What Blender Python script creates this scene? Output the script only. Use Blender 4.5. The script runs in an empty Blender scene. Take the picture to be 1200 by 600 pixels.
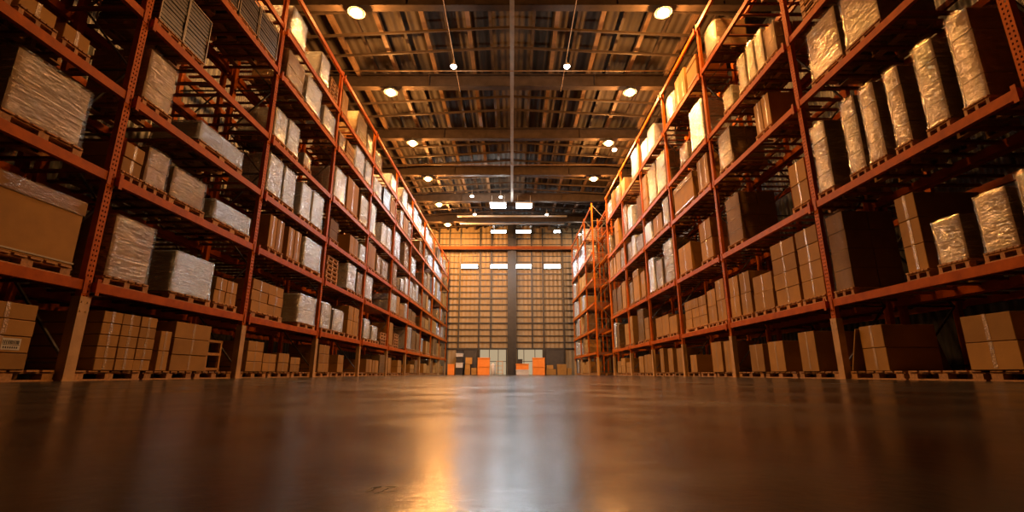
import bpy, bmesh, math, random
from mathutils import Vector, Matrix, noise
R = random.Random(11)
C = bpy.context.scene.collection
PI = math.pi

# ------------------------------------------------------------------ materials
def new_mat(name):
    m = bpy.data.materials.new(name); m.use_nodes = True
    nt = m.node_tree; nt.nodes.clear()
    out = nt.nodes.new('ShaderNodeOutputMaterial')
    return m, nt, out
def N(nt, t, **kw):
    n = nt.nodes.new(t)
    for k, v in kw.items():
        if k in n.inputs: n.inputs[k].default_value = v
        else: setattr(n, k, v)
    return n
def coords(nt, scale=(1, 1, 1), rnd=True, kind='Object'):
    tc = N(nt, 'ShaderNodeTexCoord'); mp = N(nt, 'ShaderNodeMapping'); mp.inputs['Scale'].default_value = scale
    nt.links.new(tc.outputs[kind], mp.inputs['Vector'])
    if rnd:
        oi = N(nt, 'ShaderNodeObjectInfo'); mul = N(nt, 'ShaderNodeMath', operation='MULTIPLY'); mul.inputs[1].default_value = 37.0
        nt.links.new(oi.outputs['Random'], mul.inputs[0])
        cx = N(nt, 'ShaderNodeCombineXYZ')
        for i in range(3): nt.links.new(mul.outputs[0], cx.inputs[i])
        nt.links.new(cx.outputs[0], mp.inputs['Location'])
    return mp.outputs[0]
def ramp(nt, fac, stops):
    r = N(nt, 'ShaderNodeValToRGB'); cr = r.color_ramp
    while len(cr.elements) < len(stops): cr.elements.new(0.5)
    for e, (p, c) in zip(cr.elements, stops):
        e.position = p; e.color = (*c, 1) if len(c) == 3 else c
    nt.links.new(fac, r.inputs[0]); return r.outputs[0]
def noise_n(nt, vec, scale, detail=4, rough=.55, dist=0):
    n = N(nt, 'ShaderNodeTexNoise'); n.inputs['Scale'].default_value = scale; n.inputs['Detail'].default_value = detail
    n.inputs['Roughness'].default_value = rough; n.inputs['Distortion'].default_value = dist
    nt.links.new(vec, n.inputs['Vector']); return n.outputs['Fac']
def pmat(name, c0, c1, rough=(.4, .6), scale=6, stretch=(1, 1, 1), metal=0, bump=.0, spec=.5, tint=.0, coat=0, bscale=None):
    m, nt, out = new_mat(name)
    b = N(nt, 'ShaderNodeBsdfPrincipled'); nt.links.new(b.outputs[0], out.inputs[0])
    v = coords(nt, stretch); f = noise_n(nt, v, scale)
    col = ramp(nt, f, [(.3, c0), (.7, c1)])
    if tint:
        oi = N(nt, 'ShaderNodeObjectInfo'); hs = N(nt, 'ShaderNodeHueSaturation')
        mr = N(nt, 'ShaderNodeMapRange'); mr.inputs['To Min'].default_value = 1 - tint; mr.inputs['To Max'].default_value = 1 + tint
        nt.links.new(oi.outputs['Random'], mr.inputs[0]); nt.links.new(mr.outputs[0], hs.inputs['Value'])
        nt.links.new(col, hs.inputs['Color']); col = hs.outputs[0]
    nt.links.new(col, b.inputs['Base Color'])
    mr = N(nt, 'ShaderNodeMapRange'); mr.inputs['To Min'].default_value = rough[0]; mr.inputs['To Max'].default_value = rough[1]
    nt.links.new(f, mr.inputs[0]); nt.links.new(mr.outputs[0], b.inputs['Roughness'])
    b.inputs['Metallic'].default_value = metal; b.inputs['Specular IOR Level'].default_value = spec; b.inputs['Coat Weight'].default_value = coat
    if bump:
        f2 = noise_n(nt, v, bscale or scale * 4, 3)
        bp = N(nt, 'ShaderNodeBump'); bp.inputs['Strength'].default_value = bump; bp.inputs['Distance'].default_value = .02
        nt.links.new(f2, bp.inputs['Height']); nt.links.new(bp.outputs[0], b.inputs['Normal'])
    return m
def film_mat(name, tint, base, gain, rough=.2, diff=.35, bump=.035):
    """thin stretch film: clear where smooth, shiny along its stretch wrinkles"""
    m, nt, out = new_mat(name)
    v = coords(nt, (3.0, 3.0, 24.0)); f = noise_n(nt, v, 1.5, 5, .65, .6)
    v2 = coords(nt, (5, 5, 5)); f2 = noise_n(nt, v2, 2.0, 4, .6, 1.2)
    add = N(nt, 'ShaderNodeMath', operation='ADD'); nt.links.new(f, add.inputs[0]); nt.links.new(f2, add.inputs[1])
    bp = N(nt, 'ShaderNodeBump'); bp.inputs['Strength'].default_value = 1.0; bp.inputs['Distance'].default_value = bump
    nt.links.new(add.outputs[0], bp.inputs['Height'])
    gl = N(nt, 'ShaderNodeBsdfGlossy'); gl.inputs['Color'].default_value = (*tint, 1); gl.inputs['Roughness'].default_value = rough
    nt.links.new(bp.outputs[0], gl.inputs['Normal'])
    df = N(nt, 'ShaderNodeBsdfDiffuse'); df.inputs['Color'].default_value = (*tint, 1); nt.links.new(bp.outputs[0], df.inputs['Normal'])
    mg = N(nt, 'ShaderNodeMixShader'); mg.inputs[0].default_value = diff
    nt.links.new(gl.outputs[0], mg.inputs[1]); nt.links.new(df.outputs[0], mg.inputs[2])
    tr = N(nt, 'ShaderNodeBsdfTransparent')
    mr = N(nt, 'ShaderNodeMapRange'); mr.inputs['From Min'].default_value = .42; mr.inputs['From Max'].default_value = .68
    mr.inputs['To Min'].default_value = base; mr.inputs['To Max'].default_value = gain
    nt.links.new(f, mr.inputs[0])
    mx = N(nt, 'ShaderNodeMixShader'); nt.links.new(mr.outputs[0], mx.inputs[0])
    nt.links.new(tr.outputs[0], mx.inputs[1]); nt.links.new(mg.outputs[0], mx.inputs[2])
    nt.links.new(mx.outputs[0], out.inputs[0]); return m
def emat(name, col, s):
    m, nt, out = new_mat(name); e = N(nt, 'ShaderNodeEmission'); e.inputs[0].default_value = (*col, 1); e.inputs[1].default_value = s
    nt.links.new(e.outputs[0], out.inputs[0]); return m

M = {}
M['orange'] = pmat('rack orange paint', (.36, .074, .003), (.56, .128, .005), (.4, .6), 5, bump=.1, spec=.08)
M['orange_light'] = pmat('rack post paint', (.44, .095, .004), (.62, .15, .006), (.45, .6), 5, spec=.08)
M['crane'] = pmat('aged crane beam paint', (.20, .055, .015), (.28, .075, .02), (.5, .6), 5, spec=.1)
M['guard'] = pmat('post guard ochre paint', (.46, .27, .10), (.62, .38, .15), (.45, .65), 4, bump=.15)
M['steel'] = pmat('galvanised brace steel', (.10, .10, .10), (.2, .2, .2), (.35, .5), 9, metal=.6)
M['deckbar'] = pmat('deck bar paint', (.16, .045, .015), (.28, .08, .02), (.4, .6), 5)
M['wood'] = pmat('pallet wood', (.36, .18, .065), (.60, .34, .14), (.6, .85), 7, (1, 6, 3), bump=.3, spec=.2, tint=.25)
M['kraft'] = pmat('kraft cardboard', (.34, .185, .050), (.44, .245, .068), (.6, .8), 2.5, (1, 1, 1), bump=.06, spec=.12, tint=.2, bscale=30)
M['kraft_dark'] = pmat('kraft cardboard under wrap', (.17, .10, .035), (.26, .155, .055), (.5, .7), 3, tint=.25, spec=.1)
M['tape'] = pmat('packing tape', (.42, .28, .14), (.5, .34, .18), (.12, .3), 8, bump=.6, spec=.9, bscale=40)
M['sheet'] = pmat('dark board sheets', (.05, .04, .035), (.10, .075, .05), (.3, .5), 5)
M['grey_goods'] = pmat('grey goods', (.26, .26, .26), (.42, .41, .40), (.4, .6), 4, tint=.25)
M['dark_goods'] = pmat('dark goods', (.15, .080, .026), (.21, .115, .038), (.6, .8), 4, spec=.08)
M['film'] = film_mat('clear stretch film', (.95, .86, .70), .05, .42, .16, .08, .016)
M['film_white'] = film_mat('white stretch film', (.86, .94, 1.0), .45, .95, .25)
M['film_dark'] = film_mat('smoky stretch film', (.40, .32, .24), .03, .20, .22, .15)
M['strap'] = pmat('plastic strap', (.5, .45, .36), (.65, .58, .48), (.2, .3), 8)
M['label'] = pmat('shipping label paper', (.6, .58, .52), (.72, .7, .64), (.5, .6), 8)
M['ink'] = pmat('label ink', (.02, .02, .02), (.03, .03, .03), (.5, .6), 8)
M['lamp_body'] = pmat('lamp housing', (.05, .05, .05), (.09, .085, .08), (.3, .5), 8, metal=.5)
M['bulb'] = emat('sodium lamp glow', (1, .52, .16), 60)
M['bulb_cool'] = emat('cool lamp glow', (1, .88, .72), 30)
M['strip'] = emat('white strip light', (.80, .92, 1), 38)
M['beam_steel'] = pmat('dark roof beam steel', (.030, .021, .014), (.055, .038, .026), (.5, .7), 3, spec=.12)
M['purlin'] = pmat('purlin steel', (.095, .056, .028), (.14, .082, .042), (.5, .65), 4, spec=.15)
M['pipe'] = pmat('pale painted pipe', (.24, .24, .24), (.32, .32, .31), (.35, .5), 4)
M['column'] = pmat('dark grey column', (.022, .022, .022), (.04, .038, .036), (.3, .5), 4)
M['dark_door'] = pmat('dark dock door', (.03, .03, .032), (.06, .055, .05), (.4, .6), 3)
M['bin_orange'] = pmat('orange plastic bin', (.80, .24, .03), (.9, .30, .05), (.4, .5), 3)
M['white_plastic'] = pmat('white plastic', (.5, .5, .5), (.66, .66, .65), (.4, .5), 3)
M['black_plastic'] = pmat('black plastic', (.02, .02, .022), (.035, .035, .04), (.4, .5), 3)
M['lit_glass'] = emat('frosted daylit glass', (1, .74, .44), .50)

def corr_mat(name, c0, c1, scale, axis, rough=(.45, .6), depth=.04, spec=.4):
    m, nt, out = new_mat(name); b = N(nt, 'ShaderNodeBsdfPrincipled'); nt.links.new(b.outputs[0], out.inputs[0])
    tc = N(nt, 'ShaderNodeTexCoord'); w = N(nt, 'ShaderNodeTexWave', wave_type='BANDS', bands_direction=axis, wave_profile='SIN')
    w.inputs['Scale'].default_value = scale; w.inputs['Distortion'].default_value = 0
    nt.links.new(tc.outputs['Object'], w.inputs['Vector'])
    n = noise_n(nt, tc.outputs['Object'], .7, 5); col = ramp(nt, n, [(.3, c0), (.7, c1)])
    nt.links.new(col, b.inputs['Base Color']); b.inputs['Roughness'].default_value = rough[0]; b.inputs['Specular IOR Level'].default_value = spec
    bp = N(nt, 'ShaderNodeBump'); bp.inputs['Strength'].default_value = 1; bp.inputs['Distance'].default_value = depth
    nt.links.new(w.outputs['Fac'], bp.inputs['Height']); nt.links.new(bp.outputs[0], b.inputs['Normal']); return m
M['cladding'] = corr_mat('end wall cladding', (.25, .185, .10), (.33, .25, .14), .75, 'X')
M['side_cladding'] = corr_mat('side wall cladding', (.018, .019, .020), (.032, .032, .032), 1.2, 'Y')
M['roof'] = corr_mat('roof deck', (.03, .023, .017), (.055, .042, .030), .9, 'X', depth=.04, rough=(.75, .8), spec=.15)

def floor_mat():
    m, nt, out = new_mat('polished concrete'); b = N(nt, 'ShaderNodeBsdfPrincipled'); nt.links.new(b.outputs[0], out.inputs[0])
    L = nt.links.new
    tc = N(nt, 'ShaderNodeTexCoord'); P = tc.outputs['Object']
    n1 = noise_n(nt, P, .55, 6, .6, .6); n2 = noise_n(nt, P, 1.9, 5, .6, .35); n3 = noise_n(nt, P, 34, 6, .75)
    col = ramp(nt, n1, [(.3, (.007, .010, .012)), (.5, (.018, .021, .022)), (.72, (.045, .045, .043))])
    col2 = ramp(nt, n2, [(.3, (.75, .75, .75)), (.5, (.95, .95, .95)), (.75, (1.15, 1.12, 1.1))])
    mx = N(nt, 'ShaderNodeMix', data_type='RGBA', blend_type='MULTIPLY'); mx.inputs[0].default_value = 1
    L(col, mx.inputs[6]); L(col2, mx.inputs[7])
    # small cracked patch in the slab
    mp = N(nt, 'ShaderNodeMapping'); mp.inputs['Location'].default_value = (.115, -.455, 0); L(P, mp.inputs[0])
    ln = N(nt, 'ShaderNodeVectorMath', operation='LENGTH'); L(mp.outputs[0], ln.inputs[0])
    near = N(nt, 'ShaderNodeMapRange'); near.inputs['From Min'].default_value = .035; near.inputs['From Max'].default_value = .012; L(ln.outputs['Value'], near.inputs[0])
    vo = N(nt, 'ShaderNodeTexVoronoi', feature='DISTANCE_TO_EDGE'); vo.inputs['Scale'].default_value = 60
    nd = N(nt, 'ShaderNodeTexNoise'); nd.inputs['Scale'].default_value = 40; L(P, nd.inputs[0])
    ad = N(nt, 'ShaderNodeVectorMath', operation='MULTIPLY_ADD'); L(nd.outputs['Color'], ad.inputs[0]); ad.inputs[1].default_value = (.03,) * 3; L(P, ad.inputs[2])
    L(ad.outputs[0], vo.inputs['Vector'])
    cr = N(nt, 'ShaderNodeMapRange'); cr.inputs['From Min'].default_value = .12; cr.inputs['From Max'].default_value = .02; L(vo.outputs['Distance'], cr.inputs[0])
    mm = N(nt, 'ShaderNodeMath', operation='MULTIPLY'); L(cr.outputs[0], mm.inputs[0]); L(near.outputs[0], mm.inputs[1])
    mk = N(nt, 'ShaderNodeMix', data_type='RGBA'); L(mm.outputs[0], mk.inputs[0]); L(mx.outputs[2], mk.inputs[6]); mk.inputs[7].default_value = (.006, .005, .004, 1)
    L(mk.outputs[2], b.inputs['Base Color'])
    # worn / polished patches drive the sheen
    r = N(nt, 'ShaderNodeMapRange'); r.inputs['From Min'].default_value = .32; r.inputs['From Max'].default_value = .68
    r.inputs['To Min'].default_value = .11; r.inputs['To Max'].default_value = .31
    mad = N(nt, 'ShaderNodeMath', operation='MULTIPLY_ADD'); L(n2, mad.inputs[0]); mad.inputs[1].default_value = .6
    h = N(nt, 'ShaderNodeMath', operation='MULTIPLY'); L(n1, h.inputs[0]); h.inputs[1].default_value = .4; L(h.outputs[0], mad.inputs[2])
    L(mad.outputs[0], r.inputs[0]); 
    r2 = N(nt, 'ShaderNodeMath', operation='MULTIPLY_ADD'); L(mm.outputs[0], r2.inputs[0]); r2.inputs[1].default_value = .1; L(r.outputs[0], r2.inputs[2])
    L(r2.outputs[0], b.inputs['Roughness'])
    sp = N(nt, 'ShaderNodeMath', operation='MULTIPLY_ADD'); L(mm.outputs[0], sp.inputs[0]); sp.inputs[1].default_value = -.23; sp.inputs[2].default_value = .235; L(sp.outputs[0], b.inputs['Specular IOR Level'])
    sm = N(nt, 'ShaderNodeMath', operation='MULTIPLY_ADD'); L(n3, sm.inputs[0]); sm.inputs[1].default_value = .5; L(n2, sm.inputs[2])
    bp = N(nt, 'ShaderNodeBump'); bp.inputs['Strength'].default_value = .5; bp.inputs['Distance'].default_value = .0026
    L(sm.outputs[0], bp.inputs['Height']); L(bp.outputs[0], b.inputs['Normal'])
    return m
M['floor'] = floor_mat()

# ------------------------------------------------------------------ mesh helpers
def box(bm, x0, x1, y0, y1, z0, z1, skip=()):
    v = [bm.verts.new(p) for p in ((x0, y0, z0), (x1, y0, z0), (x1, y1, z0), (x0, y1, z0), (x0, y0, z1), (x1, y0, z1), (x1, y1, z1), (x0, y1, z1))]
    for i, f in enumerate(((3, 2, 1, 0), (4, 5, 6, 7), (0, 1, 5, 4), (2, 3, 7, 6), (1, 2, 6, 5), (3, 0, 4, 7))):
        if i not in skip: bm.faces.new([v[k] for k in f])
def bar(bm, a, b, w, h=None):
    a, b = Vector(a), Vector(b); h = h or w; d = (b - a); l = d.length
    q = d.to_track_quat('Z', 'Y').to_matrix().to_4x4(); q.translation = a
    n = len(bm.verts); box(bm, -w / 2, w / 2, -h / 2, h / 2, 0, l); bm.verts.ensure_lookup_table()
    for v in bm.verts[n:]: v.co = q @ v.co
def lathe(bm, prof, seg=20):
    rings = []
    for r, z in prof: rings.append([bm.verts.new((r * math.cos(2 * PI * i / seg), r * math.sin(2 * PI * i / seg), z)) for i in range(seg)])
    for a, b in zip(rings, rings[1:]):
        for i in range(seg): bm.faces.new((a[i], a[(i + 1) % seg], b[(i + 1) % seg], b[i]))
    bm.faces.new(rings[0][::-1]); bm.faces.new(rings[-1])
def mesh(name, bm, mat, bevel=0, smooth=False):
    if bevel: bmesh.ops.bevel(bm, geom=bm.edges[:], offset=bevel, segments=1, affect='EDGES')
    me = bpy.data.meshes.new(name); bm.normal_update(); bm.to_mesh(me); bm.free()
    for m in (mat if isinstance(mat, (list, tuple)) else [mat]): me.materials.append(m)
    if smooth:
        for p in me.polygons: p.use_smooth = True
    return me
def obj(name, me, parent=None, loc=(0, 0, 0), scale=None, rot=None):
    o = bpy.data.objects.new(name, me); C.objects.link(o); o.location = loc
    if scale: o.scale = scale
    if rot: o.rotation_euler = rot
    if parent: o.parent = parent
    return o
def empty(name, loc, rz=0):
    o = bpy.data.objects.new(name, None); C.objects.link(o); o.location = loc; o.rotation_euler.z = rz; o.empty_display_size = .2; return o
def tag(o, label, cat, group=None):
    o['label'] = label; o['category'] = cat
    if group: o['group'] = group
    return o
def struct(name, bm, mat, parent=None, **k):
    o = obj(name, mesh(name, bm, mat, **k), parent)
    if not parent: o['kind'] = 'structure'
    return o
ORD = ['first', 'second', 'third', 'fourth', 'fifth', 'sixth', 'seventh', 'eighth', 'ninth', 'tenth', 'eleventh', 'twelfth', 'thirteenth', 'fourteenth']

# ------------------------------------------------------------------ the hall
YB, YF = -12.0, 45.6
WX = 10.4
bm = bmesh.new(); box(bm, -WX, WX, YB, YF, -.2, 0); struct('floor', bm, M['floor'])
def roof_z(x): return 14.78 - .055 * abs(x)
bm = bmesh.new()
for s in (-1, 1):
    vs = [bm.verts.new(p) for p in ((0, YB, roof_z(0)), (s * WX, YB, roof_z(WX)), (s * WX, YF, roof_z(WX)), (0, YF, roof_z(0)))]
    vt = [bm.verts.new(v.co + Vector((0, 0, .1))) for v in vs]
    bm.faces.new(vs if s < 0 else vs[::-1]); bm.faces.new(vt)
    for i in range(4): bm.faces.new((vs[i], vs[(i + 1) % 4], vt[(i + 1) % 4], vt[i]))
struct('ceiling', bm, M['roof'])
for s, nm in ((-1, 'wall_left'), (1, 'wall_right')):
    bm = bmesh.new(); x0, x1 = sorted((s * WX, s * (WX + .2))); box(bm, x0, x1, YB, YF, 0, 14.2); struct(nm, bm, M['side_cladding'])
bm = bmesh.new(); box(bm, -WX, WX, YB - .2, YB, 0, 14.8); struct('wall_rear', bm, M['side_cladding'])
bm = bmesh.new(); box(bm, -WX, WX, YF, YF + .2, 0, 14.8); struct('wall_end', bm, M['cladding'])
# steel grid of posts and girts in front of the cladding
bm = bmesh.new()
for i in range(21):
    z = 2.42 + .605 * i; t = .13 if i % 4 == 0 else .075
    if z < 14.5: box(bm, -WX, WX, YF - .10, YF - .01, z - t / 2, z + t / 2)
struct('wall_end_girt', bm, M['column'])['kind'] = 'structure'
bm = bmesh.new()
for x in (-8.4, -7.3, -6.25, -5.15, -3.2, -2.05, 1.95, 3.05, 5.0, 6.1, 7.3, 8.6): box(bm, x - .07, x + .07, YF - .16, YF - .01, 0, 14.4)
struct('wall_end_post', bm, M['column'])
bm = bmesh.new(); box(bm, -.42, .42, YF - .5, YF - .17, 0, 14.7); box(bm, -.14, .14, YF - .62, YF - .5, 0, 14.7)
struct('wall_end_column', bm, M['column'])
bm = bmesh.new(); box(bm, -8.6, 8.6, YF - .95, YF - .72, 12.02, 12.30); box(bm, -8.6, 8.6, YF - 1.0, YF - .67, 11.98, 12.02)
struct('wall_end_crane_beam', bm, M['crane'])
# transverse roof beams (I sections)
BEAMS = [YY for YY in (-10.7, -5.6, -.5, 4.63, 9.75, 14.87, 19.99, 25.1, 30.3, 35.4, 40.6)]
for i, y in enumerate(BEAMS):
    bm = bmesh.new()
    box(bm, -WX, WX, y - .03, y + .03, 13.5, 14.1); box(bm, -WX, WX, y - .16, y + .16, 13.45, 13.5); box(bm, -WX, WX, y - .16, y + .16, 14.1, 14.14)
    for x in range(-8, 9, 4):
        if x: box(bm, x - .02, x + .02, y - .15, y + .15, 13.5, 14.1)
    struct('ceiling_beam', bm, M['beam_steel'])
# lengthwise purlins under the deck
for k in range(-5, 6):
    x = k * 1.85 + .02
    if k == 0: continue
    bm = bmesh.new(); z = roof_z(x)
    box(bm, x - .05, x + .05, YB, YF, z - .30, z - .015); box(bm, x - .09, x + .09, YB, YF, z - .33, z - .30)
    struct('ceiling_joist', bm, M['purlin'])
for k in range(-5, 5):
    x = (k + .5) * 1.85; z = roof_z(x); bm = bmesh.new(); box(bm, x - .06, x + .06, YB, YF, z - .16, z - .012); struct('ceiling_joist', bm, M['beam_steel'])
y = YB + .8
while y < YF - .5:
    if min(abs(y - b) for b in BEAMS) > .5:
        bm = bmesh.new()
        for s in (-1, 1):
            bar(bm, (0, y, roof_z(0) - .42), (s * (WX - .02), y, roof_z(WX) - .42), .07, .10)
        struct('ceiling_batten', bm, M['beam_steel'])
    y += 1.28
# pipes
def pipe(name, a, b, r, mat, label=None):
    bm = bmesh.new(); a, b = Vector(a), Vector(b); d = b - a
    lathe(bm, [(r, 0), (r, d.length)], 12)
    q = d.to_track_quat('Z', 'Y').to_matrix().to_4x4(); q.translation = a
    for v in bm.verts: v.co = q @ v.co
    o = obj(name, mesh(name, bm, mat, smooth=True))
    if label: tag(o, label, 'pipe')
    return o
bm = bmesh.new(); box(bm, -.085, .085, YB + .1, 34.8, 13.2, 13.44); o = obj('ceiling_duct', mesh('ceiling_duct', bm, M['pipe'])); tag(o, 'pale straight service duct running lengthwise under the ridge', 'duct')
for y, z, l in ((18.3, 13.2, 'thin sprinkler pipe across the hall beyond the nearest roof beam'), (28.0, 13.2, 'thin sprinkler pipe across the hall near its middle')):
    pipe('ceiling_pipe', (-8.5, y, z), (8.5, y, z), .022, M['purlin'], l)
for x, l in ((-2.5, 'thin lengthwise conduit with a small pale lamp, left of the ridge duct'), (2.35, 'thin lengthwise conduit with a small pale lamp, right of the ridge duct')):
    pipe('ceiling_conduit', (x, YB + .1, 13.3), (x, 20, 13.3), .018, M['purlin'], l)
for y, l in ((38.2, 'pale horizontal pipe across the far bay, nearer of two'), (40.25, 'pale horizontal pipe across the far bay beside the end wall')):
    pipe('ceiling_pipe', (-4.7, y, 13.2), (4.7, y, 13.2), .075, M['pipe'], l)
# ------------------------------------------------------------------ lamps
def lamp_meshes():
    bm = bmesh.new(); lathe(bm, [(.05, .30), (.12, .28), (.13, .2), (.1, .17)][::-1], 16); h = mesh('housing', bm, M['lamp_body'], smooth=True)
    bm = bmesh.new(); seg = 24
    rings = [[bm.verts.new((r * math.cos(2 * PI * i / seg), r * math.sin(2 * PI * i / seg), z)) for i in range(seg)] for r, z in ((.10, .2), (.24, .12), (.32, -.0), (.325, 0), (.25, .14), (.10, .22))]
    for a, b in zip(rings, rings[1:]):
        for i in range(seg): bm.faces.new((a[i], a[(i + 1) % seg], b[(i + 1) % seg], b[i]))
    rf = mesh('reflector', bm, M['lamp_body'], smooth=True)
    bm = bmesh.new(); lathe(bm, [(.03, -.16), (.13, -.13), (.20, -.05), (.21, .02), (.12, .1), (.04, .16)], 16); bu = mesh('bulb', bm, M['bulb'], smooth=True)
    return h, rf, bu
LM = lamp_meshes()
COL = (1.0, .41, .10)
W = 2250
def point(parent, loc, w, col, r=.15, typ='POINT'):
    l = bpy.data.lights.new('lamp_light', typ); l.energy = w; l.color = col; l.shadow_soft_size = r
    if typ == 'SPOT': l.spot_size = math.radians(168); l.spot_blend = .25
    o = bpy.data.objects.new('lamp_light', l); C.objects.link(o); o.parent = parent; o.location = loc; return o
for s, xs in ((-1, -5.82), (1, 5.66)):
    for i, y in enumerate(BEAMS):
        if y < 9 or (s > 0 and y > 31): continue
        t = empty('ceiling_lamp', (xs, y - .05, 13.2))
        obj('housing', LM[0], t); obj('reflector', LM[1], t); obj('bulb', LM[2], t)
        n = i - 5
        side = 'row over the left rack' if s < 0 else 'row over the right rack'
        tag(t, ('glowing orange high-bay lamp, %s visible in the %s' % (ORD[n], side)) if n >= 0 else 'orange high-bay lamp behind the viewpoint, %s' % side, 'lamp', 'orange lamps under the roof beams')
        if n < 0: t['label'] = 'orange high-bay lamp above the viewpoint, %s' % side
        point(t, (0, 0, -.2), W * (.5 if n < 0 else 1.9 if y > 40 else 1), COL)
# small white pendants
bm = bmesh.new(); lathe(bm, [(.03, -.1), (.1, -.06), (.13, 0), (.02, .05)], 16); pb = mesh('bulb', bm, M['bulb_cool'], smooth=True)
bm = bmesh.new(); lathe(bm, [(.14, .0), (.12, .08), (.04, .14), (.012, .18), (.012, .5)], 16); ph = mesh('shade', bm, M['pipe'], smooth=True)
def pendant(x, y, z, l, w=120, col=(1, .92, .82)):
    t = empty('pendant_lamp', (x, y, z)); obj('bulb', pb, t); obj('shade', ph, t); tag(t, l, 'lamp', 'small pale pendant lamps'); point(t, (0, 0, -.2), w, col)
pendant(-2.5, 17.5, 12.85, 'small pale pendant lamp between duct and the left lamp row, nearest beams')
pendant(2.35, 17.5, 12.85, 'small pale pendant lamp between duct and the right lamp row, nearest beams')
pendant(5.75, 24.1, 12.3, 'small pale pendant hanging low beside the second orange lamp of right row', 120)
pendant(-3.0, 33.0, 13.0, 'small pale lamp beyond the middle roof beams, upper one of a close pair', 420)
pendant(-.85, 33.3, 13.05, 'small pale lamp beside the duct end beyond the middle beams', 420)
pendant(-3.1, 37.0, 12.95, 'small pale lamp left of the two square ceiling panels', 90)
pendant(2.9, 37.0, 12.95, 'small pale lamp right of the two square ceiling panels', 90)
pendant(6.4, 42.6, 12.9, 'pale lamp shining at the end wall above the short far rack', 200, (1, .8, .6))
for x in (-1.1, .95):
    t = empty('ceiling_light_panel', (x, 35.0, 12.95)); bm = bmesh.new(); box(bm, -.62, .62, -.5, .5, .03, .12); box(bm, -.66, -.62, -.54, .54, 0, .12); box(bm, .62, .66, -.54, .54, 0, .12); box(bm, -.62, .62, -.54, -.5, 0, .12); box(bm, -.62, .62, .5, .54, 0, .12)
    for sx in (-.5, .5): bar(bm, (sx, 0, .12), (sx, 0, .9), .02)
    obj('casing', mesh('casing', bm, M['pipe']), t); bm = bmesh.new(); box(bm, -.6, .6, -.48, .48, .005, .028); obj('diffuser', mesh('diffuser', bm, M['strip']), t)
    l = bpy.data.lights.new('panel_light', 'AREA'); l.shape = 'RECTANGLE'; l.size = 1.2; l.size_y = .96; l.energy = 350; l.color = (.85, .93, 1)
    lo = bpy.data.objects.new('panel_light', l); C.objects.link(lo); lo.parent = t; lo.location = (0, 0, -.03)
    tag(t, 'cool white square ceiling light panel %s of the duct end' % ('left' if x < 0 else 'right'), 'light')
k = 0
for x, z, w, h, l in ((-4.2, 10.4, 1.55, .36, 'outermost of four on the left'), (-1.28, 10.4, 1.6, .36, 'second of four from the left'), (1.08, 10.4, 1.6, .36, 'third of four from the left'), (4.0, 10.4, 1.55, .36, 'outermost of four on the right'), (-1.35, 14.0, 1.5, .24, 'upper one left of the column'), (1.15, 14.0, 1.5, .24, 'upper one right of the column'), (4.55, 14.0, .6, .2, 'short upper one at far right')):
    t = empty('strip_light', (x, YF - .3, z)); t.name = 'strip_light_wall_lamp'
    bm = bmesh.new(); box(bm, -w / 2 - .05, w / 2 + .05, .02, .2, -h / 2 - .04, h / 2 + .04); obj('casing', mesh('casing', bm, M['column']), t)
    bm = bmesh.new(); box(bm, -w / 2, w / 2, -.02, .018, -h / 2, h / 2); obj('diffuser', mesh('diffuser', bm, M['strip']), t)
    tag(t, 'white strip light on the end wall, ' + l, 'light', 'white strips on the end wall')

# ------------------------------------------------------------------ racks
GAP_D = (0.06, 1.12, 1.42, 2.50)    # post positions going back from the aisle
def post_mesh(H, holes):
    bm = bmesh.new(); w = .13; d = .09
    box(bm, .004, d, -w / 2, -w / 2 + .006, 0, H); box(bm, .004, d, w / 2 - .006, w / 2, 0, H)
    if holes:
        z = 0; p = .075; cols = [(-.036, -.014), (.014, .036)]
        ys = [-w / 2, -.036, -.014, .014, .036, w / 2]
        n = int(H / p)
        for k in range(n):
            z0 = k * p; za = z0 + .022; zb = z0 + .053; z1 = z0 + p
            box(bm, 0, .004, -w / 2, w / 2, z0, za, skip=(0, 1)); box(bm, 0, .004, -w / 2, w / 2, zb, z1, skip=(0, 1))
            for a, b in ((-w / 2, -.036), (-.014, .014), (.036, w / 2)): box(bm, 0, .004, a, b, za, zb, skip=(0, 1))
        box(bm, 0, .004, -w / 2, w / 2, n * p, H)
    else: box(bm, 0, .004, -w / 2, w / 2, 0, H)
    return mesh('upright_post', bm, M['orange_light'])
def guard_mesh():
    bm = bmesh.new(); w = .17
    box(bm, -.02, -.008, -w / 2, w / 2, 0, 1.16); box(bm, -.008, .11, -w / 2, -w / 2 + .01, 0, 1.16); box(bm, -.008, .11, w / 2 - .01, w / 2, 0, 1.16)
    box(bm, -.05, .13, -w / 2 - .04, w / 2 + .04, 0, .012)
    for z in (.95, 1.08):
        for y in (-.045, .045): box(bm, -.026, -.02, y - .012, y + .012, z - .012, z + .012)
    return mesh('post_guard', bm, M['guard'])
GUARD = guard_mesh()
def beam_mesh(L):
    bm = bmesh.new()
    box(bm, 0, .05, .075, L - .075, -.14, -.002); box(bm, .05, .07, .075, L - .075, -.14, -.045)
    for y in (.072, L - .084):
        box(bm, -.012, .0, y - .05 if y > 1 else y - .0, y + .012 if y > 1 else y + .062, -.19, .05)
    return mesh('beam', bm, M['orange'])
def deck_mesh(L):
    bm = bmesh.new(); n = int(L / .40)
    for i in range(n):
        y = .2 + (L - .4) * i / (n - 1)
        box(bm, .07, 2.52, y - .035, y + .035, -.045, -.003)
    return mesh('deck_bars', bm, M['deckbar'])
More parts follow.
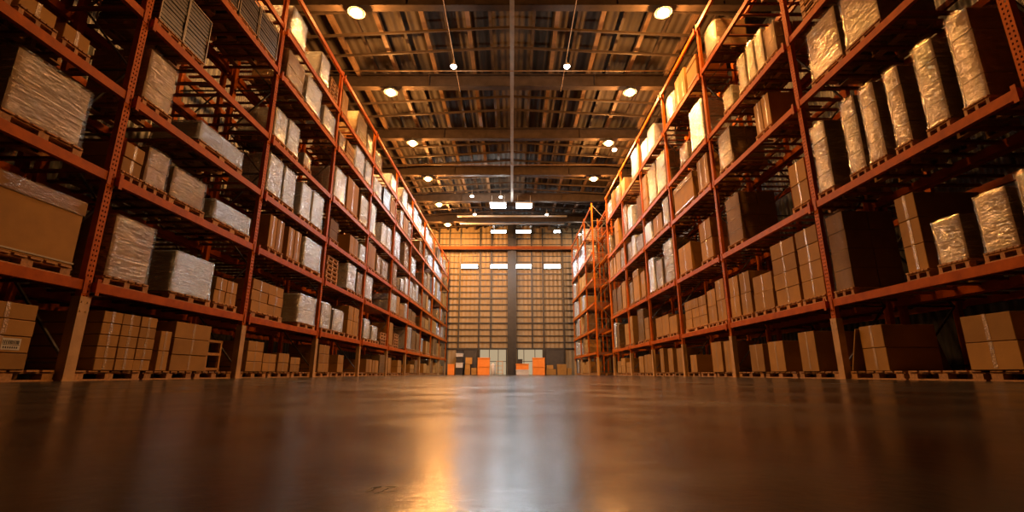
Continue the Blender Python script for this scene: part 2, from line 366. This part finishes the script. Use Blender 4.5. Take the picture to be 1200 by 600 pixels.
def brace_mesh(H):
    bm = bmesh.new()
    for a, b in ((GAP_D[0] + .08, GAP_D[1]), (GAP_D[2] + .08, GAP_D[3])):
        z = .25; f = 0
        while z < H - 1.2:
            p, q = (a, b) if f == 0 else (b, a)
            bar(bm, (p, 0, z), (q, 0, z + 1.15), .035, .03); bar(bm, (a, 0, z), (b, 0, z), .035, .03); z += 1.15; f ^= 1
    return mesh('frame_bracing', bm, M['steel'])
cache = {}
def cached(k, fn):
    if k not in cache: cache[k] = fn()
    return cache[k]
def rack(side, X, U, levels, H, where):
    """side -1 or +1; X distance of the aisle face; U upright positions; levels beam tops"""
    for i in range(len(U) - 1):
        L = U[i + 1] - U[i]
        t = empty('pallet_rack', (side * X, U[i], 0)); t.scale = (side, 1, 1) if side > 0 else (1, 1, 1)
        sx = side
        def put(name, me, x, y, z):
            return obj(name, me, t, (sx * x if side < 0 else x, y, z), scale=(sx, 1, 1) if side < 0 else None)
        ends = (0, L) if i == len(U) - 2 else (0,)
        for y in ends:
            for j, d in enumerate(GAP_D):
                p = put('upright_post', cached(('post', H, j == 0), lambda: post_mesh(H, j == 0)), d, y, 0)
            put('post_guard', GUARD, GAP_D[0], y, 0)
            put('frame_bracing', cached(('brace', H), lambda: brace_mesh(H)), 0, y, 0)
        for z in levels[1:]:
            for d, n in ((.0, 'beam'), (1.2, 'beam'), (1.36, 'beam'), (2.6, 'beam')):
                put('beam', cached(('beam', round(L, 3)), lambda: beam_mesh(L)), d, y if False else 0, z)
            put('deck_bars', cached(('deck', round(L, 3)), lambda: deck_mesh(L)), 0, 0, z) if z != levels[-1] else None
        tag(t, 'orange steel rack bay, %s from the viewpoint %s' % (ORD[i], where), 'rack', 'orange rack bays ' + where)

# ------------------------------------------------------------------ goods
def pallet_mesh():
    deck = bmesh.new()
    for i in range(6):
        y = -.5 + .09 + i * (1 - .18) / 5; 
        box(deck, -.5, .5, y - .065, y + .065, .122, .144)
    st = bmesh.new(); box(st, -.05, .05, -.5, .5, .098, .122)
    blk = bmesh.new(); box(blk, -.06, .06, -.06, .06, .022, .098)
    bt = bmesh.new(); box(bt, -.06, .06, -.5, .5, 0, .022)
    return mesh('deck_boards', deck, M['wood']), mesh('stringer', st, M['wood']), mesh('block', blk, M['wood']), mesh('bottom_board', bt, M['wood'])
PM = pallet_mesh()
bmj = bmesh.new()
bmj.from_mesh(PM[0])
for x in (-.43, 0, .43):
    box(bmj, x - .05, x + .05, -.5, .5, .098, .122); box(bmj, x - .06, x + .06, -.5, .5, 0, .022)
    for y in (-.42, 0, .42): box(bmj, x - .06, x + .06, y - .06, y + .06, .022, .098)
PALLET_ONE = mesh('pallet', bmj, M['wood'])
def pallet(x, y, z, dx, dy, label, detailed, group='wooden pallets in the racks', rz=0):
    if detailed:
        t = empty('pallet', (x, y, z), rz); t.scale = (dx, dy, 1)
        obj('deck_boards', PM[0], t); 
        for a in (-.43, 0, .43):
            obj('stringer', PM[1], t, (a, 0, 0)); obj('bottom_board', PM[3], t, (a, 0, 0))
            for b in (-.42, 0, .42): obj('block', PM[2], t, (a, b, 0))
    else: t = obj('pallet', PALLET_ONE, None, (x, y, z), (dx, dy, 1), (0, 0, rz))
    return tag(t, label, 'pallet', group)
def carton_meshes(dx, dy, dz):
    bm = bmesh.new(); box(bm, -dx / 2, dx / 2, -dy / 2, dy / 2, 0, dz); bmesh.ops.bevel(bm, geom=bm.edges[:], offset=.006, segments=1, affect='EDGES')
    # flap seam groove lips along the top
    box(bm, -dx / 2 + .01, dx / 2 - .01, -.045, -.004, dz, dz + .0025); box(bm, -dx / 2 + .01, dx / 2 - .01, .004, .045, dz, dz + .0025)
    a = mesh('carton', bm, M['kraft'])
    bm = bmesh.new(); w = .028
    box(bm, -dx / 2 - .002, dx / 2 + .002, -w, w, dz + .0026, dz + .004)
    for s in (-1, 1):
        x0, x1 = sorted((s * (dx / 2 + .0004), s * (dx / 2 + .0022))); box(bm, x0, x1, -w, w, dz * .06, dz + .003)
    b = mesh('tape', bm, M['tape']); return a, b
NC = [0]
def carton(x, y, z, dx, dy, dz, label, group, tape=True):
    k = ('ct', round(dx, 2), round(dy - .005, 2), round(dz, 3)); me = cached(k, lambda: carton_meshes(*k[1:]))
    o = obj('carton', me[0], None, (x, y, z), rot=(0, 0, R.uniform(-.012, .012)))
    if tape: obj('tape', me[1], o)
    NC[0] += 1
    return tag(o, label, 'carton', group)
def film_mesh(seed, round_=0):
    """unit wrapped shell 1x1x1, base at z 0, wrinkled, a little waisted and with a loose skirt"""
    n = 12; bm = bmesh.new(); grid = {}
    def P(a, b, c):
        x, y, z = a - .5, b - .5, c
        r = .02 + round_ * .12
        # round off vertical corners
        m = max(abs(x), abs(y)); 
        if m > 0:
            l = math.hypot(x, y); k = m / l; f = 1 - (1 - k) * (.35 + round_ * 1.4) * (1 if l > .5 else 0) * .3
            x *= f; y *= f
        q = Vector((x * 7 + seed * 9, y * 7, z * 11)); d = noise.noise(q) * .012 + noise.noise(Vector((seed, y * 2 + x * 2, z * 26))) * .007
        k = 1.012 + d - .012 * math.sin(PI * z) + (.018 if z < .05 else 0) - (round_ * .05 * (abs(z - .5) * 2) ** 3)
        return Vector((x * k, y * k, z + (noise.noise(q * .5) * .01 if 0 < z < 1 else 0) + (.006 + .01 * noise.noise(q) if z == 1 else 0)))
    def vert(i, j, k):
        if (i, j, k) not in grid: grid[i, j, k] = bm.verts.new(P(i / n, j / n, k / n))
        return grid[i, j, k]
    for i in range(n):
        for j in range(n):
            bm.faces.new((vert(i, j, n), vert(i + 1, j, n), vert(i + 1, j + 1, n), vert(i, j + 1, n)))
            bm.faces.new((vert(i, 0, j), vert(i + 1, 0, j), vert(i + 1, 0, j + 1), vert(i, 0, j + 1)))
            bm.faces.new((vert(i + 1, n, j), vert(i, n, j), vert(i, n, j + 1), vert(i + 1, n, j + 1)))
            bm.faces.new((vert(0, i + 1, j), vert(0, i, j), vert(0, i, j + 1), vert(0, i + 1, j + 1)))
            bm.faces.new((vert(n, i, j), vert(n, i + 1, j), vert(n, i + 1, j + 1), vert(n, i, j + 1)))
    return bm
def goods_mesh(ny, nz, nx, mat, seed):
    bm = bmesh.new(); rr = random.Random(seed)
    for a in range(nx):
        for b in range(ny):
            for c in range(nz):
                g = .007; j = rr.uniform(-.012, .012)
                box(bm, -.5 + a / nx + g + j * .5, -.5 + (a + 1) / nx - g + j * .5, -.5 + b / ny + g, -.5 + (b + 1) / ny - g, c / nz + .002, (c + 1) / nz - .004)
    for v in bm.verts: v.co.x *= .965; v.co.y *= .965; v.co.z *= .985
    return mesh('goods', bm, M[mat])
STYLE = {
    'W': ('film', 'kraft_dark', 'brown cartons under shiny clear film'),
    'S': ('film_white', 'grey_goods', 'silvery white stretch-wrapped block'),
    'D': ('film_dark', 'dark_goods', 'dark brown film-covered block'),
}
def wrapped(kind, x, y, z, dx, dy, dz, label, group, round_=0):
    fm, gm, _ = STYLE[kind]; sd = R.randrange(4)
    t = empty('wrapped_load', (x, y, z), R.uniform(-.012, .012))
    nz = max(1, min(6, round(dz / .36))); ny = max(1, min(3, round(dy / .9)))
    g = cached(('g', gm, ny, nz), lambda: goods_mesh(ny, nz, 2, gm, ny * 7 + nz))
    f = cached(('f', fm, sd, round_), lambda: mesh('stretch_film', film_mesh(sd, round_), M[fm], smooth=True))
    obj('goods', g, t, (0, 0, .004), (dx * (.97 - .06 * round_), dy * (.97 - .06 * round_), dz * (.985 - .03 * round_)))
    obj('stretch_film', f, t, (0, 0, .002), (dx, dy, dz * .985))
    return tag(t, label, 'wrapped load', group)
def bigbox(x, y, z, dx, dy, dz, label, group):
    t = empty('wrapped_box', (x, y, z))
    bm = bmesh.new(); box(bm, -dx / 2, dx / 2, -dy / 2, dy / 2, 0, dz - .01); obj('box', mesh('box', bm, M['kraft'], bevel=.008), t)
    bm = bmesh.new(); g = .014; box(bm, -dx / 2 - g, dx / 2 + g, -dy / 2 - g, dy / 2 + g, dz * .80, dz, skip=(0,)); obj('lid', mesh('lid', bm, M['kraft']), t)
    f = film_mesh(2)
    o = obj('stretch_film', mesh('stretch_film', f, M['film'], smooth=True), t, (0, 0, dz * .78), (dx + .05, dy + .05, dz * .23))
    bm = bmesh.new()
    for zz in (.03,): box(bm, -dx / 2 - .01, dx / 2 + .01, -dy / 2 - .01, dy / 2 + .01, zz, zz + .02, skip=(0, 1))
    obj('strap', mesh('strap', bm, M['strap']), t)
    return tag(t, label, 'box', group)
def sheets(x, y, z, dx, dy, dz, label, group):
    t = empty('board_stack', (x, y, z)); n = max(6, int(dz / .075))
    def mk():
        bm = bmesh.new(); rr = random.Random(n)
        for i in range(n):
            a = rr.uniform(-.01, .01); box(bm, -.5 + a, .5 + a, -.5, .5, (i + .04) / n, (i + .8) / n)
        for i in range(n - 1): box(bm, -.44, .44, -.44, .44, (i + .8) / n, (i + 1.04) / n)
        return mesh('boards', bm, M['sheet'])
    obj('boards', cached(('sh', n), mk), t, (0, 0, 0), (dx, dy, dz))
    bm = bmesh.new()
    for sy in (-1, 1):
        for sx in (-1, 1):
            bar(bm, (sx * (dx / 2 + .012), sy * (dy / 2 + .012), 0), (sx * (dx / 2 + .012), sy * (dy / 2 + .012), dz), .018)
        bar(bm, (-dx / 2 - .02, sy * (dy / 2 + .012), dz + .006), (dx / 2 + .02, sy * (dy / 2 + .012), dz + .006), .018)
    for sx in (-1, 1): bar(bm, (sx * (dx / 2 + .012), -dy / 2, dz + .006), (sx * (dx / 2 + .012), dy / 2, dz + .006), .018)
    obj('corner_guard', mesh('corner_guard', bm, M['strap']), t)
    return tag(t, label, 'stack of boards', group)

def load_on(side, X, lev, li, y0, y1, h, kind, where, n, depth=1.0, extra=None, near=False, zfix=None, pal=True):
    """one load on its pallet; where = words for bay and shelf; n = which load on that shelf"""
    z = lev[li] + .002 if li else .002
    dy = y1 - y0; yc = (y0 + y1) / 2; xc = side * (X + .06 + depth / 2)
    nth = ORD[n] + ' load ' + where
    if li and pal and kind != 'P':
        pallet(xc, yc, z, depth + .04, dy + .03, 'wooden pallet under the %s' % nth, near)
    z1 = z + .146
    side_g = 'left rack' if side < 0 else 'right rack'
    if kind in STYLE:
        rd = 1 if extra == 'round' else 0
        wrapped(kind, xc, yc, z1, depth, dy, h, '%s, %s' % (STYLE[kind][2] if not rd else 'rounded silvery wrapped bags', nth), 'stretch-wrapped loads on the ' + side_g, rd)
    elif kind == 'B': bigbox(xc, yc, z1, depth, dy, h, 'big brown box with film-wrapped lid, ' + nth, 'big lidded boxes')
    elif kind == 'L': sheets(xc, yc, z1, depth, dy, h, 'dark boards with pale edge guards, ' + nth, 'stacks of dark boards')
    elif kind == 'P':
        q = max(2, int(h / .15))
        for i in range(q): pallet(xc, yc, z + i * .148, depth, dy, 'pallet %s from bottom of pile, %s' % (ORD[i], nth), False, 'piled empty pallets', R.uniform(-.03, .03))
    elif kind == 'E': pass
    elif kind[0] == 'C':       # C<cols><tiers>
        cols, tiers = int(kind[1]), int(kind[2]); g = .012
        w = dy / cols; hh = h / tiers
        for c in range(cols):
            tt = tiers - (1 if (extra == 'step' and c == cols - 1) else 0)
            for q in range(tt):
                jit = R.uniform(-.015, .0)
                nm = 'lone' if tt == 1 else ('bottom' if q == 0 else 'top' if q == tt - 1 else ORD[q] + '-tier')
                col = '' if cols == 1 else ' in %s column' % ORD[c]
                o = carton(xc - side * jit, y0 + w * (c + .5), z1 + q * (hh + .001), depth - .03, w - g, hh - .008, '%s brown carton%s, %s' % (nm, col, nth), 'brown cartons on the ' + side_g)
                if extra == 'label' and q == 1 and c == 0:
                    bm = bmesh.new(); box(bm, 0, .003, -.11, .11, -.07, .07); s = obj('shipping_label', mesh('shipping_label', bm, M['label']), o, (side * -1 * ((depth - .03) / 2 + .0035) if side > 0 else (depth - .03) / 2 + .0005, w * .18, hh * .5))
                    bm = bmesh.new()
                    rr = random.Random(5); yy = -.1
                    while yy < .09:
                        bw = rr.uniform(.004, .011); box(bm, .0032, .0042, yy, yy + bw, .0, .045); yy += bw + rr.uniform(.004, .01)
                    box(bm, .0032, .0042, -.1, .1, -.012, -.006)
                    for q2 in range(7): box(bm, .0032, .0042, -.09 + q2 * .026, -.075 + q2 * .026, -.052, -.028)
                    obj('barcode', mesh('barcode', bm, M['ink']), s)

LLEV = [0, 1.38, 3.02, 4.37, 5.86, 7.72, 9.05, 10.49]
RLEV = [0, 1.52, 3.57, 5.92, 7.52, 9.9, 11.67]
BLEV = [0, 1.5, 3.05, 4.8, 6.5, 8.35, 10.15, 11.6]
LU = [2.49, 6.6, 10.66, 14.75, 19.0, 23.2, 27.3, 31.5, 35.6, 39.8, 43.9]
RU = [.9, 5.1, 9.3, 13.8, 17.8, 21.7, 25.7, 30.0]
BU = [31.6, 35.1, 39.0, 42.8]
rack(-1, 6.0, LU, LLEV, 10.62, 'along the left side')
rack(1, 6.3, RU, RLEV, 11.8, 'along the right side')
rack(1, 5.55, BU, BLEV, 11.9, 'in the short run past the right rack')

# listed loads: (bay, level): [(y0, y1, height, kind, depth, extra)]
LLOADS = {
 (0, 0): [(4.5, 5.2, .5, 'C12', 1.0, None), (5.28, 6.03, .80, 'C14', 1.0, 'label')],
 (0, 1): [(3.2, 4.6, .8, 'W', 1.1, None), (5.10, 6.30, .92, 'B', 1.1, None)],
 (0, 2): [(3.4, 4.6, .9, 'W', 1.1, None), (4.95, 6.06, .88, 'W', 1.05, None)],
 (0, 3): [(4.2, 4.75, .3, 'C11', .9, None), (4.85, 5.33, .22, 'C11', .9, None), (5.43, 5.83, .24, 'C11', .9, None)],
 (0, 4): [(4.3, 5.3, .9, 'W', 1.0, None)],
 (1, 0): [(7.0, 8.1, .87, 'C35', 1.05, None), (8.22, 8.50, .68, 'C12', .95, None), (8.56, 9.58, .88, 'C13', 1.05, None)],
 (1, 1): [(6.83, 7.70, .97, 'W', 1.05, None), (8.20, 9.36, .75, 'S', 1.1, 'half'), (9.47, 10.27, .52, 'C22', .9, None)],
 (1, 2): [(6.74, 7.14, .5, 'C12', .95, None), (7.20, 7.71, .66, 'W', 1.0, None), (7.78, 8.75, .58, 'W', 1.0, None), (9.03, 10.40, .42, 'S', 1.05, None)],
 (1, 3): [(6.84, 7.50, .94, 'W', 1.05, None), (8.26, 9.76, .40, 'S', 1.0, None)],
 (1, 4): [(6.82, 7.38, .92, 'L', 1.05, None), (7.43, 8.02, .94, 'L', 1.05, None)],
 (1, 5): [(8.0, 8.7, .75, 'L', 1.05, None), (8.80, 9.50, .78, 'L', 1.05, None), (9.58, 10.42, .8, 'L', 1.05, None)],
 (2, 0): [(11.0, 11.7, .70, 'C13', .9, None), (11.74, 12.4, .66, 'C13', .9, 'step'), (12.5, 13.1, .48, 'C12', .9, None), (13.2, 13.8, .4, 'C12', .8, None)],
 (2, 1): [(10.85, 12.38, .76, 'C23', 1.1, None), (13.30, 14.5, .82, 'S', 1.1, None)],
 (2, 2): [(11.25, 12.0, .85, 'C21', 1.0, None), (12.25, 13.02, .85, 'C21', 1.0, None), (13.25, 14.5, .86, 'S', 1.0, None)],
 (2, 3): [(10.83, 11.54, 1.0, 'S', 1.0, None), (11.63, 12.30, 1.0, 'S', 1.0, None), (12.70, 13.35, 1.0, 'S', 1.0, None), (13.47, 14.3, 1.05, 'S', 1.0, None)],
 (2, 4): [(10.85, 11.45, .8, 'S', 1.0, None), (11.55, 12.2, .87, 'S', 1.0, None), (12.6, 13.1, .4, 'W', .9, None)],
 (3, 0): [(15.1, 15.96, .86, 'C13', 1.0, None), (16.75, 17.35, .6, 'C12', .9, None)],
 (3, 1): [(14.97, 15.92, .85, 'S', 1.0, 'round'), (16.0, 17.18, .76, 'S', 1.0, 'round'), (17.45, 18.65, 1.05, 'C22', 1.0, None)],
 (3, 2): [(15.0, 16.0, .9, 'P', 1.0, None), (17.0, 17.9, .95, 'S', 1.0, None), (18.1, 18.75, .85, 'W', 1.0, None)],
 (4, 1): [(19.42, 20.4, .8, 'S', 1.0, 'round'), (20.6, 21.6, .62, 'S', 1.0, 'round'), (21.9, 22.9, .6, 'P', 1.0, None)],
 (4, 2): [(19.24, 20.15, .95, 'S', 1.0, None)],
}
RLOADS = {
 (0, 2): [(4.1, 4.80, 1.3, 'D', 1.1, None)], (0, 3): [(3.6, 4.7, 1.0, 'W', 1.1, None)],
 (0, 0): [(4.0, 4.8, .8, 'C12', 1.0, None)], (0, 1): [(3.9, 4.8, .9, 'W', 1.0, None)],
 (1, 0): [(5.2, 5.85, .73, 'C12', 1.0, None), (6.0, 6.72, .74, 'C12', 1.1, None), (8.16, 8.72, .79, 'C12', .95, None)],
 (1, 1): [(5.3, 5.55, .9, 'W', 1.0, None), (5.66, 6.12, .80, 'W', .8, None), (6.35, 6.82, .66, 'W', .8, None), (7.0, 7.40, 1.25, 'C13', 1.1, None), (8.62, 9.14, 1.55, 'D', 1.05, None)],
 (1, 2): [(5.56, 5.90, 1.44, 'W', 1.0, None), (6.14, 6.50, 1.40, 'W', 1.0, None), (6.80, 7.10, 1.40, 'W', 1.0, None), (7.32, 7.68, 1.46, 'W', 1.0, None), (7.80, 8.18, 1.5, 'W', 1.0, None), (8.66, 9.13, 1.48, 'W', 1.1, None)],
 (1, 3): [(6.88, 7.72, 1.1, 'W', 1.1, None), (7.82, 8.77, 1.2, 'W', 1.1, None)],
 (2, 0): [(10.02, 10.60, .84, 'C11', 1.0, None), (11.22, 11.92, .72, 'C11', .9, None), (12.14, 12.84, .70, 'C11', .9, None)],
 (2, 1): [(9.42, 10.18, 1.5, 'C14', 1.05, None), (10.26, 11.24, 1.48, 'C14', 1.05, None), (11.32, 12.26, .9, 'C12', 1.0, None), (12.4, 12.97, 1.15, 'C12', .95, None), (13.05, 13.62, 1.15, 'C12', .95, None)],
 (2, 2): [(9.45, 10.05, 1.0, 'C12', .9, None), (12.42, 13.32, 1.43, 'D', 1.1, None)],
 (2, 3): [(10.38, 11.10, .88, 'C21', 1.0, None), (12.45, 13.3, 1.15, 'W', 1.0, None)],
 (2, 4): [(9.74, 10.21, .85, 'D', 1.0, None), (10.27, 10.66, 1.05, 'W', .9, None), (10.72, 11.10, 1.1, 'W', .9, None), (11.19, 11.6, 1.05, 'W', .9, None), (12.05, 12.6, .62, 'W', .9, None)],
 (3, 0): [(13.95, 14.4, .9, 'C11', .9, None), (14.55, 15.3, .92, 'C11', .9, None), (16.6, 17.2, .6, 'C11', .9, None)],
 (3, 1): [(13.95, 14.55, 1.25, 'C12', 1.0, None), (14.6, 15.25, 1.05, 'C12', 1.0, None), (15.35, 17.3, .98, 'C33', 1.0, None)],
 (3, 2): [(14.4, 15.3, 1.3, 'C12', .9, 'x'), (16.2, 17.4, 1.0, 'C11', 1.0, None)],
 (3, 3): [(14.1, 15.0, 1.1, 'C21', 1.0, None), (15.4, 17.3, 1.0, 'B', 1.1, None)],
 (3, 4): [(14.1, 15.2, 1.5, 'S', 1.0, None), (15.6, 16.4, .7, 'W', 1.0, None)],
 (4, 1): [(18.21, 19.1, .66, 'C11', 1.0, None), (19.15, 20.9, .8, 'C21', 1.0, None)],
 (4, 0): [(17.95, 18.6, .9, 'C11', .8, None), (19.0, 19.6, .95, 'C11', .8, None), (20.2, 20.7, 1.0, 'C11', .8, None)],
}
SHELF = ['floor level', 'first shelf', 'second shelf', 'third shelf', 'fourth shelf', 'fifth shelf', 'sixth shelf', 'top tier']
def fill(side, X, U, lev, listed, nm, p):
    for b in range(len(U) - 1):
        # pallets standing in a row on the floor
        m = 3; w = (U[b + 1] - U[b] - .2) / m
        for k in range(m):
            yc = U[b] + .1 + w * (k + .5)
            pallet(side * (X + .1 + .55), yc, .001, 1.1, w - .06, 'floor-level wooden pallet, %s in %s bay of %s' % (ORD[k], ORD[b], nm), b < 3, 'pallets on the floor of the racks')
        for li in range(len(lev) - 1):
            where = 'on %s, %s bay, %s' % (SHELF[li], ORD[b], nm)
            room = lev[li + 1] - lev[li] - .33
            items = listed.get((b, li))
            if items is None:
                items = []; y = U[b] + .16 + R.uniform(0, .25)
                if b == 0: continue
                while y < U[b + 1] - .7:
                    w = R.uniform(.62, 1.25); w = min(w, U[b + 1] - .14 - y)
                    if R.random() > .2:
                        h = room * R.uniform(.55, .98); h = min(h, 1.7)
                        r = R.random(); a, c_, d = p
                        lowc = .75 if li == 0 else c_
                        if NC[0] < 240 and r < lowc: 
                            k_ = R.choice(['C11', 'C12', 'C12', 'C21', 'C13' if b < 5 else 'C12'])
                            if li == 0: h *= .8
                            items.append((y, y + w, h, k_, R.uniform(.85, 1.05), None))
                        elif r < c_ + a: items.append((y, y + w, h, 'S', 1.0, 'round' if R.random() < .12 else None))
                        elif r < c_ + a + d: items.append((y, y + w, h * .9, R.choice(['D', 'L', 'P', 'B']), 1.05, None))
                        else: items.append((y, y + w, h, 'W', 1.0, None))
                    y += w + R.uniform(.05, .3)
            for n, (y0, y1, h, kind, dep, ex) in enumerate(items):
                y0 = max(y0, U[b] + .09); y1 = min(y1, U[b + 1] - .09)
                load_on(side, X, lev, li, y0, y1, min(h, room), kind, where, n, dep, ex, near=(b < 3), pal=True)

fill(-1, 6.0, LU, LLEV, LLOADS, 'left rack', (.42, .22, .14))
fill(1, 6.3, RU, RLEV, RLOADS, 'right rack', (.2, .40, .12))
fill(1, 5.55, BU, BLEV, {}, 'far right rack', (.15, .5, .1))

for i, (y, a, h) in enumerate(((9.0, .30, .78), (8.9, -.26, .62))):
    bm = bmesh.new(); box(bm, -.42, .42, -.012, .012, 0, h); box(bm, -.42, .42, .014, .02, h * .48, h * .52)
    o = obj('cardboard_sheet', mesh('cardboard_sheet', bm, M['kraft'], bevel=.003), None, (6.75 + .95 * i, y, .155), rot=(a, 0, .05))
    tag(o, ('taller' if i == 0 else 'shorter') + ' cardboard sheet leaning beside the first tan post guard on the right', 'cardboard sheet')
t = empty('timber_crate', (-6.6, 9.98, .150)); bm = bmesh.new()
for sx in (-.36, .36):
    for sy in (-.22, .22): box(bm, sx - .025, sx + .025, sy - .025, sy + .025, 0, .62)
obj('frame_posts', mesh('frame_posts', bm, M['wood']), t)
for z in (.02, .32, .58):
    bm = bmesh.new()
    for sy in (-.235, .235): box(bm, -.39, .39, sy - .012, sy + .012, z, z + .05)
    for sx in (-.375, .375): box(bm, sx - .012, sx + .012, -.22, .22, z, z + .05)
    obj('rail', mesh('rail', bm, M['wood']), t)
bm = bmesh.new(); box(bm, -.34, .34, -.2, .2, .0, .03); obj('base_board', mesh('base_board', bm, M['wood']), t)
tag(t, 'small open timber crate on floor pallet beside the second tan post guard, left rack', 'crate')
# ------------------------------------------------------------------ end wall doors and the things along it
ye = YF - .18
def panel_door(name, x0, x1, mat, fr=.07, mull=()):
    t = empty(name, ((x0 + x1) / 2, ye, 0)); t['kind'] = 'structure'; w = (x1 - x0) / 2
    bm = bmesh.new(); box(bm, -w, w, 0, .04, .02, 2.34); obj('door_panel', mesh('door_panel', bm, mat), t)
    bm = bmesh.new(); box(bm, -w, -w + fr, -.04, 0, 0, 2.38); box(bm, w - fr, w, -.04, 0, 0, 2.38); box(bm, -w + fr, w - fr, -.04, 0, 2.31, 2.38)
    for m_ in mull: box(bm, m_ - .03, m_ + .03, -.035, 0, 0, 2.31)
    if mull: box(bm, -w + fr, w - fr, -.03, -.001, 1.2, 1.25)
    obj('door_frame', mesh('door_frame', bm, M['column']), t)
panel_door('door_1', -5.05, -3.3, M['dark_door']); panel_door('door_2', -3.1, -.5, M['lit_glass'], mull=(-.35, .5))
panel_door('door_3', .5, 2.95, M['lit_glass'], mull=(-.6, .45)); panel_door('door_4', 3.15, 4.95, M['dark_door'])
def crate(name, x, y, z, dx, dy, dz, mat, label, cat='crate', rim=True):
    t = empty(name, (x, y, z))
    bm = bmesh.new(); box(bm, -dx / 2, dx / 2, -dy / 2, dy / 2, 0, dz, skip=(1,)); box(bm, -dx / 2 + .03, dx / 2 - .03, -dy / 2 + .03, dy / 2 - .03, .03, .035)
    obj('shell', mesh('shell', bm, mat), t)
    bm = bmesh.new()
    for s in (-1, 1):
        box(bm, -dx / 2 - .02, dx / 2 + .02, s * dy / 2 - .03, s * dy / 2 + .03, dz - .07, dz + .01); box(bm, s * dx / 2 - .03, s * dx / 2 + .03, -dy / 2 + .03, dy / 2 - .03, dz - .07, dz + .01)
    obj('rim', mesh('rim', bm, mat), t)
    return tag(t, label, cat, 'crates along the end wall')
crate('storage_bin', -6.05 + .45, 44.6, 0, .62, .6, .95, M['bin_orange'], 'orange bin at the end of the left rack')
for i, (mt, h) in enumerate((('black_plastic', .62), ('white_plastic', .45), ('black_plastic', .5), ('white_plastic', .3), ('black_plastic', .35))):
    z = [0, .64, 1.11, 1.63, 1.95][i]
    crate('stacked_crate', -4.85, 44.6, z, .62, .6, h - .02, M[mt], '%s crate %s from bottom in the black and white stack' % (mt.split('_')[0], ORD[i]))
crate('storage_bin', -2.6, 44.5, 0, 1.1, .8, .76, M['bin_orange'], 'lower orange bin left of the central column')
crate('storage_bin', -2.6, 44.5, .78, 1.1, .8, .74, M['bin_orange'], 'upper orange bin left of the central column')
crate('storage_bin', 2.45, 44.5, 0, 1.1, .8, .76, M['bin_orange'], 'lower orange bin right of the central column')
crate('storage_bin', 2.45, 44.5, .78, 1.1, .8, .74, M['bin_orange'], 'upper orange bin right of the central column')
crate('storage_bin', .95, 44.4, 0, 1.15, .8, .45, M['white_plastic'], 'white low bin beside the central column')
crate('storage_bin', .95, 44.4, .47, 1.15, .8, .5, M['bin_orange'], 'orange bin on the white bin beside the column')
crate('storage_bin', .75, 44.4, .99, .4, .5, .4, M['black_plastic'], 'small black bin on top beside the column')
k = 0
for x, z, w, h in ((-4.1, 0, .5, .5), (-3.5, 0, .5, .62), (-4.1, .51, .45, .42), (-4.0, .96, .6, .6), (3.6, 0, .9, .5), (4.6, 0, .85, .95), (3.5, .52, .6, .35), (5.3, 0, .4, .6)):
    o = carton(x, 44.7, z, w, .5, h, 'brown carton by the end wall, %s in line' % ORD[k], 'cartons by the end wall'); k += 1
# small trolley with white drum beside the column
t = empty('hand_trolley', (-1.15, 44.5, 0)); bm = bmesh.new()
for sx in (-.28, .28):
    bar(bm, (sx, .2, .05), (sx, .2, 1.25), .05); bar(bm, (sx, -.25, .1), (sx, .25, .1), .05)
for z in (.4, .8, 1.22): bar(bm, (-.28, .2, z), (.28, .2, z), .04)
box(bm, -.3, .3, -.3, .25, .1, .14); obj('frame', mesh('frame', bm, M['wood']), t)
for sx in (-.28, .28):
    bm = bmesh.new(); lathe(bm, [(.07, -.02), (.07, .02)], 14); obj('wheel', mesh('wheel', bm, M['black_plastic']), t, (sx * 1.15, .15, .07), rot=(0, PI / 2, 0))
tag(t, 'wooden upright trolley beside the central column', 'trolley')
bm = bmesh.new(); lathe(bm, [(.18, 0), (.2, .04), (.2, .9), (.17, .94), (.06, .98), (.06, 1.05)], 18); o = obj('drum', mesh('drum', bm, M['white_plastic'], smooth=True), None, (-1.72, 43.95, 0)); tag(o, 'white drum standing between orange bin and trolley', 'drum')

# ------------------------------------------------------------------ world, camera, view
w = bpy.data.worlds.new('World'); bpy.context.scene.world = w; w.use_nodes = True
w.node_tree.nodes['Background'].inputs[0].default_value = (.02, .02, .03, 1); w.node_tree.nodes['Background'].inputs[1].default_value = .1
cd = bpy.data.cameras.new('camera'); cam = bpy.data.objects.new('camera', cd); C.objects.link(cam)
cd.sensor_width = 36; cd.lens = 16.5; cd.clip_end = 200; cd.clip_start = .02
cam.location = (0, 0, .10); cam.rotation_euler = (math.radians(90 + 14.08), 0, 0)
sc = bpy.context.scene; sc.camera = cam
sc.view_settings.view_transform = 'Standard'; sc.view_settings.look = 'None'; sc.view_settings.gamma = 1
sc.view_settings.use_curve_mapping = False; sc.view_settings.exposure = -0.08
sc.cycles.max_bounces = 6; sc.cycles.diffuse_bounces = 1; sc.cycles.glossy_bounces = 3; sc.cycles.transparent_max_bounces = 8
sc.cycles.sample_clamp_indirect = 4; sc.cycles.sample_clamp_direct = 0
sc.cycles.caustics_reflective = False; sc.cycles.caustics_refractive = False
sc.cycles.use_denoising = True
print('cartons', NC[0], 'objects', len(sc.objects))
